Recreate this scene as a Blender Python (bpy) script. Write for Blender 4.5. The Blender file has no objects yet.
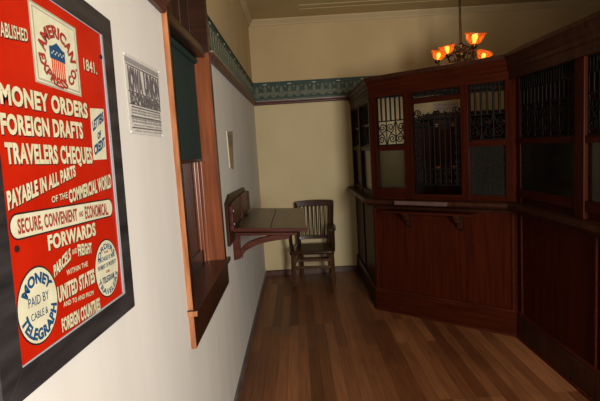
import bpy, bmesh, math, random
from mathutils import Vector, Matrix
random.seed(7)
PI = math.pi
SC = bpy.context.scene
COL = SC.collection

# ------------------------------------------------------------------ camera
cam_d = bpy.data.cameras.new('camera'); cam_d.sensor_width = 36.0; cam_d.lens = 475/600*36; cam_d.clip_start = .02
cam = bpy.data.objects.new('camera', cam_d); COL.objects.link(cam)
_f, _roll = 475.0, 0.062
_Y = Vector((296-300, -(147.7-200.5), -_f)).normalized()
_Z = Vector((1, _roll, 0)).cross(_Y)
if _Z.y < 0: _Z = -_Z
_Z.normalize(); _X = _Y.cross(_Z)
cam.matrix_world = Matrix((( _X.x, _X.y, _X.z, 0), (_Y.x, _Y.y, _Y.z, 0), (_Z.x, _Z.y, _Z.z, 1.5), (0, 0, 0, 1)))
SC.camera = cam

# ------------------------------------------------------------------ light and exposure
W = bpy.data.worlds.new('world'); SC.world = W; W.use_nodes = True
W.node_tree.nodes['Background'].inputs[0].default_value = (.60, .58, .52, 1)
W.node_tree.nodes['Background'].inputs[1].default_value = 0.06
def area(name, loc, rot, sx, sy, power, col):
    l = bpy.data.lights.new(name, 'AREA'); l.shape = 'RECTANGLE'; l.size = sx; l.size_y = sy; l.energy = power; l.color = col
    o = bpy.data.objects.new(name, l); COL.objects.link(o); o.location = loc; o.rotation_euler = rot
    return o
area('rear_window_daylight', (1.15, -.90, 1.42), (PI/2, 0, 0), .66, 1.12, 156, (1.0, .965, .915))
SC.view_settings.view_transform = 'Standard'; SC.view_settings.look = 'None'
SC.view_settings.exposure = 0.0; SC.view_settings.gamma = 1.0; SC.view_settings.use_curve_mapping = False

# ------------------------------------------------------------------ materials
def mat_base(name):
    m = bpy.data.materials.new(name); m.use_nodes = True
    return m, m.node_tree.nodes, m.node_tree.links, m.node_tree.nodes['Principled BSDF']
def c4(c): return (c[0], c[1], c[2], 1)
def mottled(name, a, b, scale=(8, 8, 8), rough=.5, detail=4, spec=.5, bump=0, metal=0, lo=.35, hi=.65, coat=0):
    m, n, l, p = mat_base(name)
    tc = n.new('ShaderNodeTexCoord'); mp = n.new('ShaderNodeMapping'); mp.inputs['Scale'].default_value = scale
    nz = n.new('ShaderNodeTexNoise'); nz.inputs['Scale'].default_value = 1; nz.inputs['Detail'].default_value = detail
    r = n.new('ShaderNodeValToRGB'); r.color_ramp.elements[0].position = lo; r.color_ramp.elements[1].position = hi
    r.color_ramp.elements[0].color = c4(a); r.color_ramp.elements[1].color = c4(b)
    l.new(tc.outputs['Object'], mp.inputs[0]); l.new(mp.outputs[0], nz.inputs['Vector'])
    l.new(nz.outputs[0], r.inputs[0]); l.new(r.outputs[0], p.inputs['Base Color'])
    p.inputs['Roughness'].default_value = rough; p.inputs['Specular IOR Level'].default_value = spec; p.inputs['Metallic'].default_value = metal
    p.inputs['Coat Weight'].default_value = coat; p.inputs['Coat Roughness'].default_value = .15
    if bump:
        bp = n.new('ShaderNodeBump'); bp.inputs['Strength'].default_value = bump; bp.inputs['Distance'].default_value = .01
        l.new(nz.outputs[0], bp.inputs['Height']); l.new(bp.outputs[0], p.inputs['Normal'])
    return m
def flat(name, c, rough=.5, spec=.5, metal=0):
    return mottled(name, [x*.93 for x in c], c, (30, 30, 30), rough, 2, spec, 0, metal)
def emit(name, c, s):
    m, n, l, p = mat_base(name)
    p.inputs['Base Color'].default_value = c4(c); p.inputs['Emission Color'].default_value = c4(c); p.inputs['Emission Strength'].default_value = s
    return m
def pane(name, tint, amount, rough):
    m, n, l, p = mat_base(name); n.remove(p)
    t = n.new('ShaderNodeBsdfTransparent'); t.inputs[0].default_value = c4(tint)
    d = n.new('ShaderNodeBsdfDiffuse'); d.inputs[0].default_value = (.06, .055, .045, 1)
    g = n.new('ShaderNodeBsdfGlossy'); g.inputs['Roughness'].default_value = rough; g.inputs[0].default_value = (.9, .9, .9, 1)
    fr = n.new('ShaderNodeFresnel'); fr.inputs[0].default_value = 1.45
    a = n.new('ShaderNodeMixShader'); a.inputs[0].default_value = amount; b = n.new('ShaderNodeMixShader')
    l.new(t.outputs[0], a.inputs[1]); l.new(d.outputs[0], a.inputs[2])
    l.new(fr.outputs[0], b.inputs[0]); l.new(a.outputs[0], b.inputs[1]); l.new(g.outputs[0], b.inputs[2])
    l.new(b.outputs[0], n['Material Output'].inputs[0])
    return m
def floor_mat():
    m, n, l, p = mat_base('floorboards')
    tc = n.new('ShaderNodeTexCoord'); sp = n.new('ShaderNodeSeparateXYZ'); cb = n.new('ShaderNodeCombineXYZ')
    l.new(tc.outputs['Object'], sp.inputs[0]); l.new(sp.outputs[1], cb.inputs[0]); l.new(sp.outputs[0], cb.inputs[1])
    br = n.new('ShaderNodeTexBrick'); br.offset = .37; br.offset_frequency = 3; br.squash = 1
    for k, v in (('Scale', 1), ('Mortar Size', .0012), ('Mortar Smooth', .1), ('Bias', 0), ('Brick Width', 1.3), ('Row Height', .074)): br.inputs[k].default_value = v
    br.inputs['Color1'].default_value = (.098, .029, .0085, 1); br.inputs['Color2'].default_value = (.245, .094, .035, 1); br.inputs['Mortar'].default_value = (.05, .022, .010, 1)
    l.new(cb.outputs[0], br.inputs['Vector'])
    mp = n.new('ShaderNodeMapping'); mp.inputs['Scale'].default_value = (3, 90, 1); l.new(cb.outputs[0], mp.inputs[0])
    nz = n.new('ShaderNodeTexNoise'); nz.inputs['Scale'].default_value = 1; nz.inputs['Detail'].default_value = 5; l.new(mp.outputs[0], nz.inputs['Vector'])
    mp2 = n.new('ShaderNodeMapping'); mp2.inputs['Scale'].default_value = (1.2, 2.2, 1); l.new(cb.outputs[0], mp2.inputs[0])
    nz2 = n.new('ShaderNodeTexNoise'); nz2.inputs['Scale'].default_value = 1; nz2.inputs['Detail'].default_value = 4; l.new(mp2.outputs[0], nz2.inputs['Vector'])
    mr = n.new('ShaderNodeMapRange'); mr.inputs[1].default_value = .3; mr.inputs[2].default_value = .7; mr.inputs[3].default_value = .7; mr.inputs[4].default_value = 1.2; l.new(nz.outputs[0], mr.inputs[0])
    mr2 = n.new('ShaderNodeMapRange'); mr2.inputs[1].default_value = .3; mr2.inputs[2].default_value = .7; mr2.inputs[3].default_value = .75; mr2.inputs[4].default_value = 1.2; l.new(nz2.outputs[0], mr2.inputs[0])
    mu = n.new('ShaderNodeMath'); mu.operation = 'MULTIPLY'; l.new(mr.outputs[0], mu.inputs[0]); l.new(mr2.outputs[0], mu.inputs[1])
    mx = n.new('ShaderNodeVectorMath'); mx.operation = 'SCALE'; l.new(br.outputs[0], mx.inputs[0]); l.new(mu.outputs[0], mx.inputs['Scale'])
    l.new(mx.outputs[0], p.inputs['Base Color'])
    rr = n.new('ShaderNodeMapRange'); rr.inputs[3].default_value = .34; rr.inputs[4].default_value = .58; l.new(nz2.outputs[0], rr.inputs[0]); l.new(rr.outputs[0], p.inputs['Roughness'])
    bp = n.new('ShaderNodeBump'); bp.inputs['Strength'].default_value = .15; bp.inputs['Distance'].default_value = .004; l.new(br.outputs['Fac'], bp.inputs['Height']); bp.invert = True
    l.new(bp.outputs[0], p.inputs['Normal']); p.inputs['Specular IOR Level'].default_value = .4
    return m

M = {}
M['plaster'] = mottled('wall_plaster', (.60, .57, .505), (.645, .615, .55), (2.5, 5, 1.0), .75, 5, .25, .05)
M['cream'] = mottled('cream_plaster', (.54, .44, .25), (.60, .49, .285), (2, 2, 1.5), .75, 5, .25, .05)
M['tan'] = mottled('tan_upper_wall', (.47, .345, .175), (.52, .385, .20), (2, 2, 1.5), .75, 5, .25, .05)
M['crown'] = mottled('crown_paint', (.46, .35, .19), (.51, .39, .215), (2, 2, 2), .7, 4, .25)
M['ceiling'] = mottled('ceiling_paint', (.46, .345, .16), (.51, .385, .185), (2, 2, 2), .7, 4, .25)
M['floor'] = floor_mat()
M['wood_v'] = mottled('mahogany_upright', (.026, .0040, .0013), (.043, .0070, .0021), (45, 45, 2.5), .38, 5, .045, .02)
M['wood_h'] = mottled('mahogany_level', (.024, .0042, .0015), (.042, .0076, .0025), (3, 3, 50), .38, 5, .045, .02)
M['wood_post'] = mottled('mahogany_post', (.019, .0032, .0010), (.034, .0058, .0018), (45, 45, 2.5), .38, 5, .045, .02)
M['wood_rail'] = mottled('mahogany_rail', (.019, .0033, .0012), (.034, .0060, .0020), (3, 3, 50), .38, 5, .045, .02)
M['wood_mid'] = mottled('mahogany_mid', (.029, .0055, .0022), (.050, .0095, .0038), (3, 3, 50), .38, 5, .06)
M['wood_dark'] = mottled('dark_stained_wood', (.020, .007, .004), (.042, .013, .006), (30, 30, 4), .4, 4, .12)
M['chair_wood'] = mottled('chair_wood', (.022, .008, .004), (.045, .017, .008), (30, 30, 5), .28, 4, .4)
M['chair_leg'] = mottled('lit_chair_wood', (.050, .022, .010), (.095, .044, .020), (30, 30, 5), .35, 4, .3)  # lighter chair wood: light on legs and stretchers put into the colour
M['base_dark'] = mottled('baseboard_wood', (.055, .022, .014), (.10, .040, .022), (4, 4, 40), .35, 4, .5)
M['base_grey'] = mottled('baseboard_scuffed', (.07, .055, .050), (.15, .12, .105), (6, 6, 20), .35, 5, .5)
M['jamb'] = mottled('varnished_jamb', (.125, .030, .010), (.26, .075, .025), (40, 40, 2), .28, 5, .5)
M['edge'] = mottled('pale_board_edge', (.24, .085, .030), (.44, .18, .075), (50, 50, 6), .4, 5, .4)  # board ends, paler and more orange than the faces
M['apron'] = mottled('dark_varnished_board', (.018, .0055, .0025), (.038, .011, .0045), (3, 3, 40), .3, 5, .5)
M['desk_red'] = mottled('red_varnished_board', (.042, .010, .006), (.080, .022, .013), (3, 3, 30), .36, 4, .15)
M['desk_top'] = mottled('worn_desk_top', (.055, .029, .013), (.092, .051, .023), (25, 3, 3), .30, 5, .25)
M['iron'] = mottled('black_iron', (.003, .003, .003), (.006, .0055, .005), (20, 20, 20), .5, 3, .10)
M['brass'] = mottled('aged_bronze', (.05, .028, .012), (.11, .06, .024), (20, 20, 20), .35, 3, .5, 0, .8)
M['shade_green'] = mottled('green_blind_cloth', (.015, .030, .026), (.021, .038, .033), (60, 60, 60), .8, 3, .2)
M['glass'] = pane('clear_glass', (.80, .80, .76), .03, .02)
M['obscure'] = pane('obscured_glass', (.52, .49, .40), .12, .15)
M['glass_dark'] = pane('smoky_glass', (.36, .37, .35), .08, .12)
M['frieze'] = mottled('frieze_green', (.022, .042, .032), (.038, .066, .050), (30, 30, 30), .6, 4, .3)
M['leaf'] = mottled('frieze_leaf', (.085, .095, .060), (.15, .155, .10), (40, 40, 40), .6, 4, .3)
M['frieze_pale'] = mottled('frieze_pale', (.30, .31, .24), (.40, .40, .32), (40, 40, 40), .6, 4, .3)
M['rail_red'] = mottled('picture_rail_wood', (.055, .016, .011), (.10, .030, .020), (9, 9, 40), .4, 4, .3)
M['rail_top'] = mottled('rail_top', (.22, .19, .15), (.32, .27, .22), (9, 9, 9), .4, 4, .4)
M['pic_frame'] = mottled('black_picture_frame', (.013, .0115, .0115), (.034, .030, .029), (30, 5, 30), .38, 4, .5)
M['fillet'] = flat('grey_fillet', (.32, .35, .36), .4, .5)
M['red'] = mottled('red_enamel', (.36, .0095, .0018), (.42, .0135, .0028), (9, 9, 9), .35, 3, .15)
M['ivory'] = mottled('ivory_enamel', (.52, .49, .33), (.59, .56, .39), (30, 30, 30), .4, 3, .4)
M['cream_letter'] = mottled('cream_letter', (.52, .475, .29), (.60, .55, .36), (40, 40, 40), .4, 3, .4)
M['letter_black'] = flat('letter_black', (.03, .012, .010), .5, .3)
M['maroon'] = flat('letter_maroon', (.28, .03, .02), .5, .3)
M['navy'] = flat('letter_navy', (.012, .055, .13), .5, .3)
M['shield_red'] = flat('shield_red', (.52, .06, .02), .5, .3)
M['grey_line'] = flat('grey_line', (.33, .30, .22), .5, .3)
M['paper'] = mottled('notice_paper', (.50, .47, .42), (.57, .54, .48), (30, 30, 30), .7, 3, .3)
M['ink'] = mottled('faded_ink', (.10, .085, .085), (.16, .14, .14), (60, 60, 60), .7, 3, .3)
M['ink_light'] = flat('faded_small_print', (.27, .25, .24), .7, .3)
M['yellow_paper'] = mottled('yellowed_card', (.27, .21, .12), (.33, .26, .145), (30, 30, 30), .7, 3, .3)
M['card_picture'] = mottled('faded_card_picture', (.15, .12, .085), (.26, .21, .14), (25, 25, 25), .7, 3, .3)
M['marble'] = mottled('pale_marble', (.065, .034, .029), (.10, .055, .048), (9, 9, 9), .3, 5, .5)
M['pin'] = flat('steel_pin', (.62, .61, .57), .3, .5)
M['wax'] = flat('bulb_socket', (.5, .4, .25), .5)
M['gilt'] = mottled('dull_gilt', (.20, .09, .03), (.32, .16, .06), (30, 30, 30), .35, 3, .5, 0, .4)
M['back_notice'] = mottled('printed_sheet', (.46, .40, .33), (.54, .47, .39), (20, 20, 20), .7, 3, .3)
M['bulb'] = emit('lit_bulb', (1, .70, .36), 11)
def amber():
    m, n, l, p = mat_base('amber_glass'); n.remove(p)
    tc = n.new('ShaderNodeTexCoord'); nz = n.new('ShaderNodeTexNoise'); nz.inputs['Scale'].default_value = 22; l.new(tc.outputs['Object'], nz.inputs['Vector'])
    r = n.new('ShaderNodeValToRGB'); r.color_ramp.elements[0].color = (.36, .115, .035, 1); r.color_ramp.elements[1].color = (.58, .23, .075, 1); l.new(nz.outputs[0], r.inputs[0])
    t = n.new('ShaderNodeBsdfTranslucent'); tr = n.new('ShaderNodeBsdfTransparent'); g = n.new('ShaderNodeBsdfGlossy'); g.inputs['Roughness'].default_value = .25
    l.new(r.outputs[0], t.inputs[0]); tr.inputs[0].default_value = (.97, .66, .34, 1)
    a = n.new('ShaderNodeMixShader'); a.inputs[0].default_value = .52; l.new(t.outputs[0], a.inputs[1]); l.new(tr.outputs[0], a.inputs[2])
    b = n.new('ShaderNodeMixShader'); b.inputs[0].default_value = .06; l.new(a.outputs[0], b.inputs[1]); l.new(g.outputs[0], b.inputs[2])
    l.new(b.outputs[0], n['Material Output'].inputs[0])
    return m
M['amber'] = amber()

# ------------------------------------------------------------------ mesh helpers
class MB:
    """collects shapes into one mesh; every shape may carry a material slot"""
    def __init__(s): s.v = []; s.f = []; s.mi = []; s.sm = []
    def add(s, vs, fs, mi=0, smooth=False):
        b = len(s.v); s.v += [Vector(v) for v in vs]
        for f in fs: s.f.append([b+i for i in f]); s.mi.append(mi); s.sm.append(smooth)
        return s
    def box(s, x0, x1, y0, y1, z0, z1, mat=None, mi=0, bev=0):
        T = mat or Matrix()
        if bev > 0:
            bm = bmesh.new(); bmesh.ops.create_cube(bm, size=1)
            for v in bm.verts: v.co = Vector(((x0+x1)/2+v.co.x*(x1-x0), (y0+y1)/2+v.co.y*(y1-y0), (z0+z1)/2+v.co.z*(z1-z0)))
            bmesh.ops.bevel(bm, geom=list(bm.edges), offset=bev, segments=2, affect='EDGES', profile=.5)
            bm.verts.index_update()
            s.add([T @ v.co for v in bm.verts], [[v.index for v in f.verts] for f in bm.faces], mi); bm.free(); return s
        c = [T @ Vector((x, y, z)) for z in (z0, z1) for y in (y0, y1) for x in (x0, x1)]
        return s.add(c, [(0, 2, 3, 1), (4, 5, 7, 6), (0, 1, 5, 4), (2, 6, 7, 3), (0, 4, 6, 2), (1, 3, 7, 5)], mi)
    def prism(s, poly, a, b, fn, mi=0):
        """poly of 2D points, extruded from a to b; fn(u, v, w) -> world point"""
        n = len(poly)
        vs = [fn(u, v, a) for u, v in poly]+[fn(u, v, b) for u, v in poly]
        fs = [list(range(n-1, -1, -1)), list(range(n, 2*n))]+[(i, (i+1) % n, n+(i+1) % n, n+i) for i in range(n)]
        return s.add(vs, fs, mi)
    def tube(s, pts, r, seg=6, mi=0, smooth=True, radii=None):
        pts = [Vector(p) for p in pts]; n = len(pts); vs = []; fs = []
        t0 = (pts[1]-pts[0]).normalized(); up = Vector((0, 0, 1)) if abs(t0.z) < .9 else Vector((1, 0, 0))
        nrm = t0.cross(up).normalized()
        for i, p in enumerate(pts):
            t = (pts[min(i+1, n-1)]-pts[max(i-1, 0)]).normalized()
            nrm = (nrm-t*nrm.dot(t)).normalized(); bn = t.cross(nrm); rr = radii[i] if radii else r
            for k in range(seg):
                a = 2*PI*k/seg; vs.append(p+(nrm*math.cos(a)+bn*math.sin(a))*rr)
        for i in range(n-1):
            for k in range(seg): fs.append((i*seg+k, i*seg+(k+1) % seg, (i+1)*seg+(k+1) % seg, (i+1)*seg+k))
        s.add(vs, fs, mi, smooth)
        s.add(vs[:seg], [list(range(seg-1, -1, -1))], mi); s.add(vs[-seg:], [list(range(seg))], mi)
        return s
    def lathe(s, prof, T=None, seg=24, mi=0, wave=None):
        T = T or Matrix(); vs = []; fs = []; n = len(prof)
        for i, (r, z) in enumerate(prof):
            for k in range(seg):
                a = 2*PI*k/seg; q = r*(1+(wave(i, a) if wave else 0)); vs.append(T @ Vector((q*math.cos(a), q*math.sin(a), z)))
        for i in range(n-1):
            for k in range(seg): fs.append((i*seg+k, i*seg+(k+1) % seg, (i+1)*seg+(k+1) % seg, (i+1)*seg+k))
        s.add(vs, fs, mi, True)
        return s
    def sweep(s, path, prof, mi=0):
        """mitred sweep of a (outward, z) profile along a plan polyline; outward = right of travel"""
        P = [Vector((p[0], p[1])) for p in path]; n = len(P); k = len(prof); vs = []; fs = []
        def nr(i): d = (P[i+1]-P[i]).normalized(); return Vector((d.y, -d.x))
        for i in range(n):
            if i == 0: m = nr(0)
            elif i == n-1: m = nr(n-2)
            else:
                a, b = nr(i-1), nr(i); m = (a+b).normalized(); m = m/m.dot(a)
            for d, z in prof: vs.append((P[i].x+m.x*d, P[i].y+m.y*d, z))
        for i in range(n-1):
            for j in range(k): fs.append((i*k+j, i*k+(j+1) % k, (i+1)*k+(j+1) % k, (i+1)*k+j))
        fs += [list(range(k)), list(range((n-1)*k+k-1, (n-1)*k-1, -1))]
        return s.add(vs, fs, mi)
    def build(s, name, mats, parent=None, bevel=0):
        me = bpy.data.meshes.new(name)
        inv = ROOT[root_of(parent)].inverted() if parent else Matrix()
        me.from_pydata([inv @ v for v in s.v], [], s.f)
        if not isinstance(mats, (list, tuple)): mats = [mats]
        for m in mats: me.materials.append(m)
        for p, mi, sm in zip(me.polygons, s.mi, s.sm): p.material_index = mi; p.use_smooth = sm
        bm = bmesh.new(); bm.from_mesh(me); bmesh.ops.recalc_face_normals(bm, faces=bm.faces); bm.to_mesh(me); bm.free()
        o = bpy.data.objects.new(name, me); COL.objects.link(o)
        if parent: o.parent = parent
        if bevel:
            b = o.modifiers.new('bevel', 'BEVEL'); b.width = bevel; b.segments = 2; b.limit_method = 'ANGLE'
        return o
ROOT = {}
def root_of(o):
    while o.parent: o = o.parent
    return o.name
def thing(name, loc, label, cat, rz=0, group=None):
    o = bpy.data.objects.new(name, None); COL.objects.link(o); o.location = loc; o.rotation_euler = (0, 0, rz); o.empty_display_size = .1
    ROOT[o.name] = Matrix.Translation(loc) @ Matrix.Rotation(rz, 4, 'Z')
    o['label'] = label; o['category'] = cat
    if group: o['group'] = group
    return o
def tag(o, label, cat, group=None):
    o['label'] = label; o['category'] = cat
    if group: o['group'] = group
    return o
def struct(o): o['kind'] = 'structure'; return o
_txt = {}
def glyphs(text, bold=.0):
    """2-D faces of a line of lettering, scaled to the unit square"""
    key = (text, bold)
    if key in _txt: return _txt[key]
    c = bpy.data.curves.new('t', 'FONT'); c.body = text; c.size = 1; c.resolution_u = 3; c.offset = bold; c.space_character = 1.05 if bold else 1.0
    o = bpy.data.objects.new('t', c); COL.objects.link(o)
    dg = bpy.context.evaluated_depsgraph_get(); me = bpy.data.meshes.new_from_object(o.evaluated_get(dg))
    vs = [(v.co.x, v.co.y) for v in me.vertices]; fs = [list(p.vertices) for p in me.polygons]
    bpy.data.objects.remove(o); bpy.data.curves.remove(c); bpy.data.meshes.remove(me)
    x0 = min(v[0] for v in vs); x1 = max(v[0] for v in vs)
    y0, y1 = (0, .73)
    if text.islower(): y0, y1 = -.2, .73
    vs = [((x-x0)/(x1-x0), (y-y0)/(y1-y0)) for x, y in vs]
    _txt[key] = (vs, fs); return _txt[key]

# ------------------------------------------------------------------ room shell
XW, YB, ZC = -.452, 5.55, 2.95
XR, YR = 4.6, -1.00
WY0, WY1, WZ0, WZ1 = 1.79, 2.605, .885, 2.52      # opening of the street window
struct(MB().box(-.60, XR+.15, YR-.15, YB+.15, -.12, 0).build('floor', M['floor']))
struct(MB().box(-.60, XR+.15, YR-.15, YB+.15, ZC, ZC+.12).build('ceiling', M['ceiling']))
b = MB(); zf = 2.255
for z0, z1, mi in ((0, zf, 0), (zf, ZC, 1)):
    b.box(-.60, XW, YR, WY0, z0, z1, mi=mi); b.box(-.60, XW, WY1, YB, z0, z1, mi=mi)
b.box(-.60, XW, WY0, WY1, 0, WZ0); b.box(-.60, XW, WY0, WY1, WZ1, ZC, mi=1)
struct(b.build('wall_left', [M['plaster'], M['tan']]))
struct(MB().box(-.60, XR+.15, YB, YB+.15, 0, zf).box(-.60, XR+.15, YB, YB+.15, zf, ZC, mi=1).build('wall_back', [M['cream'], M['tan']]))
struct(MB().box(XR, XR+.15, YR, YB, 0, ZC).build('wall_right', M['cream']))
b = MB(); b.box(-.60, .80, YR-.15, YR, 0, ZC); b.box(1.50, XR+.15, YR-.15, YR, 0, ZC); b.box(.80, 1.50, YR-.15, YR, 0, .84); b.box(.80, 1.50, YR-.15, YR, 2.00, ZC)
struct(b.build('wall_rear', M['plaster']))
# picture rail with a stencilled frieze above it, on the left and back walls
def frieze(name, fn, length, skip=None):
    """fn(s, z, d) -> world; s runs along the wall, d stands off it"""
    b = MB(); spans = skip or [(0, length)]
    for s0, s1 in spans:
        def bx(z0, z1, d, mi): b.prism([(s0, z0), (s1, z0), (s1, z1), (s0, z1)], 0, d, fn, mi)
        bx(2.045, 2.262, .004, 0)                                   # green band
        b.prism([(0, 2.005), (.018, 2.005), (.022, 2.012), (.022, 2.024), (.032, 2.034), (.032, 2.045), (0, 2.045)], s0, s1, lambda u, v, w: fn(w, v, u), 3)
        b.prism([(0, 2.045), (.033, 2.045), (.033, 2.053), (0, 2.053)], s0, s1, lambda u, v, w: fn(w, v, u), 4)
        bx(2.250, 2.262, .010, 5); bx(2.062, 2.070, .0065, 1)
        n = int((s1-s0)/.092)
        for i in range(n):
            c = s0+(i+.5)*(s1-s0)/n
            for k, (a, L, wd) in enumerate(((-.66, .078, .015), (0, .128, .0155), (.66, .078, .015))):   # three-lobed leaf
                p = []
                for j in range(13):
                    t = j/12*2*PI; u = wd*math.sin(t)*(1.1-.5*math.cos(t)); w = L*(1-math.cos(t))/2
                    p.append((c+u*math.cos(a)+w*math.sin(a), 2.085+w*math.cos(a)-u*math.sin(a)))
                b.prism(p, .0035, .0075+.001*k, fn, 1)
            b.prism([(c+.046+.012*math.cos(q*PI/4), 2.205+.014*math.sin(q*PI/4)) for q in range(8)], .0035, .007, fn, 1)
            if i % 3 == 1:
                b.prism([(c+.026*math.cos(q*PI/5), 2.234+.006*math.sin(q*PI/5)) for q in range(10)], .0035, .008, fn, 2)
    return struct(b.build(name, [M['frieze'], M['leaf'], M['frieze_pale'], M['rail_red'], M['rail_top'], M['frieze']]))
frieze('trim_1', lambda s, z, d: Vector((XW+s, YB-d, z)), XR-XW)
frieze('trim_2', lambda s, z, d: Vector((XW+d, s, z)), YB, [(2.665, YB), (.2, 1.76)])
crown = [(0, 2.885), (.012, 2.885), (.018, 2.90), (.05, 2.935), (.05, ZC), (0, ZC)]
struct(MB().sweep([(XW, YR), (XW, YB), (XR, YB), (XR, YR)], crown).build('trim_3', M['crown']))
b = MB(); b.box(.12, 3.6, 5.06, 5.12, ZC-.006, ZC); b.box(.12, 3.6, 5.20, 5.215, ZC-.004, ZC)
struct(b.build('trim_4', M['ceiling']))
struct(MB().sweep([(XW, YR), (XW, YB)], [(0, 0), (.016, 0), (.016, .060), (.010, .068), (0, .068)]).build('baseboard_left', M['base_grey']))
struct(MB().sweep([(XW+.016, YB), (.64, YB)], [(0, 0), (.016, 0), (.016, .058), (.008, .066), (0, .066)]).build('baseboard_back', M['base_dark']))

# ------------------------------------------------------------------ street window in the left wall
cy0, cy1 = 1.765, 2.655
XF = -.432
win = MB()
# casing boards round the opening
win.box(XW, XF, cy0+.004, WY0+.006, .905, 2.6, mi=1); win.box(XW, XF, WY1, cy1, .905, 2.6, mi=1, bev=.003)
win.box(XW, XF+.006, cy0, cy1, 2.52, 2.62, mi=1)
win.box(XW, XF, cy0, cy0+.004, .905, 2.6, mi=2)                     # lighter end of the casing board
# jambs and stepped stops
TB = 2.03
for z0, z1, mi in ((WZ0, TB, 0), (TB, WZ1, 1)):
    win.box(-.59, XF-.001, WY1-.008, WY1, z0, z1, mi=mi)
    win.box(-.59, -.535, WY1-.028, WY1-.008, z0, z1, mi=mi, bev=.004); win.box(-.535, -.518, WY1-.018, WY1-.008, z0, z1, mi=mi, bev=.003)
win.box(-.59, XF, WY0, WY0+.006, WZ0, WZ1, mi=1)
win.box(-.59, XF-.004, WY0, WY1, WZ1-.02, WZ1, mi=1)
win.box(-.565, -.545, WY0, WY1, WZ0, .98, mi=1, bev=.003); win.box(-.565, -.545, WY0, WY0+.05, WZ0, WZ1, mi=1); win.box(-.565, -.545, WY1-.06, WY1-.02, WZ0, WZ1, mi=0, bev=.004)
win.box(-.56, -.545, 2.24, 2.27, .98, TB, mi=0, bev=.004)
frame = struct(win.build('window_1', [M['jamb'], M['apron'], M['edge']]))
def wchild(name, mb, mats):
    o = mb.build(name, mats); o.parent = frame; return o
wchild('sill', MB().box(-.565, -.412, cy0-.014, cy1+.012, .885, .908, mi=0, bev=.004).box(XW, -.414, cy0-.016, cy0-.013, .887, .906, mi=1), [M['apron'], M['edge']])
wchild('apron', MB().box(XW, XF, cy0+.004, cy1+.02, .752, .885, mi=0, bev=.002).box(XW, XF, cy0, cy0+.004, .753, .885, mi=1), [M['apron'], M['edge']])
wchild('transom_bar', MB().box(-.57, -.450, WY0+.006, WY1-.008, 2.005, 2.05, bev=.006), [M['apron']])
wchild('pane', MB().box(-.5565, -.5535, WY0+.04, WY1-.05, .98, 2.005), [M['glass']])
wchild('transom_pane', MB().box(-.5565, -.5535, WY0+.04, WY1-.05, 2.05, WZ1-.02), [M['glass']])
for y0, y1, x in ((WY0+.01, WY0+.22, -.512), (2.08, 2.11, -.500), (2.30, 2.33, -.500), (2.12, WY1-.03, -.520)):
    wchild('transom_panel', MB().box(-.535, x, y0, y1, 2.055, WZ1-.02, bev=.005), [M['apron']])
wchild('sash_lock', MB().lathe([(.001, -.006), (.018, -.006), (.018, 0), (.010, .006), (.001, .008)], Matrix.Translation((-.540, 2.10, 1.36)) @ Matrix.Rotation(PI/2, 4, 'Y')).box(-.545, -.530, 2.095, 2.105, 1.34, 1.36), [M['brass']])
t = thing('window_blind', (-.512, 2.19, 1.46), 'dark green roller blind pulled halfway down the left window', 'blind')
MB().box(-.514, -.511, WY0+.012, WY1-.020, 1.475, 1.985).build('blind_cloth', M['shade_green'], t)
MB().tube([(-.508, WY0+.010, 1.988), (-.508, WY1-.018, 1.988)], .016, 10).build('roller', M['shade_green'], t)
MB().box(-.517, -.508, WY0+.012, WY1-.020, 1.458, 1.475, bev=.002).build('bottom_slat', M['wood_dark'], t)

# ------------------------------------------------------------------ framed enamel sign on the left wall
PT = math.radians(-2.5)
PO = Vector((0, 1.161, 1.13))
def ps(s, t, d):          # sign coordinates: s along the sign, t up, d out of the wall plane
    c, sn = math.cos(PT), math.sin(PT); u = s-1
    return Vector((XW+d, PO.y+c*u-sn*t, PO.z+sn*u+c*t))
sign = thing('framed_sign', (XW+.012, .87, 1.13), 'large red and cream enamel express company sign in a black frame', 'sign')
S0, S1, T0, T1 = .465, 1.0, 0.0, .703
I0, I1, J0, J1 = .519, .943, .046, .654
b = MB()
for q in ([(S0, T0), (S1, T0), (I1, J0), (I0, J0)], [(S1, T0), (S1, T1), (I1, J1), (I1, J0)], [(S1, T1), (S0, T1), (I0, J1), (I1, J1)], [(S0, T1), (S0, T0), (I0, J0), (I0, J1)]):
    b.prism(q, .002, .024, ps)
b.build('frame', M['pic_frame'], sign, bevel=.002)
b = MB(); e = .0065
b.prism([(I1, J0), (I1, J1), (I1-e, J1-.002), (I1-e, J0+.004)], .010, .0222, ps)
b.prism([(I1, J1), (I0, J1), (I0+.002, J1-.002), (I1-e, J1-.002)], .010, .0212, ps)
b.prism([(I0, J0), (I1, J0), (I1-e, J0+.004), (I0+.002, J0+.0025)], .010, .0212, ps)
b.build('fillet', M['fillet'], sign)
MB().prism([(I0, J0), (I1, J0), (I1, J1), (I0, J1)], .004, .0200, ps).build('sign_panel', M['red'], sign)
LZ = .0200
def rect(b, s0, s1, t0, t1, d, mi): b.prism([(s0, t0), (s1, t0), (s1, t1), (s0, t1)], LZ-.0005, LZ+d, ps, mi)
def line(b, text, s0, b0, h0, s1, b1, h1, mi=0, shadow=None, d=.0012, bold=.018, arc=0, slant=0):
    """text between s0 and s1: baseline b0 -> b1, height h0 -> h1, arc lifts the middle"""
    vs, fs = glyphs(text, bold)
    def put(dx, dy, dd, m):
        pts = []
        for a, v in vs:
            h = h0+(h1-h0)*a; pts.append(ps(s0+(s1-s0)*a+v*slant*h+dx, b0+(b1-b0)*a+arc*4*a*(1-a)+v*h+dy, LZ+dd))
        b.add(pts, fs, m)
    if shadow is not None:
        put(.0022, -.0018, d-.0003, shadow); put(.0011, -.0009, d-.0002, shadow)
    put(0, 0, d, mi)
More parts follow.
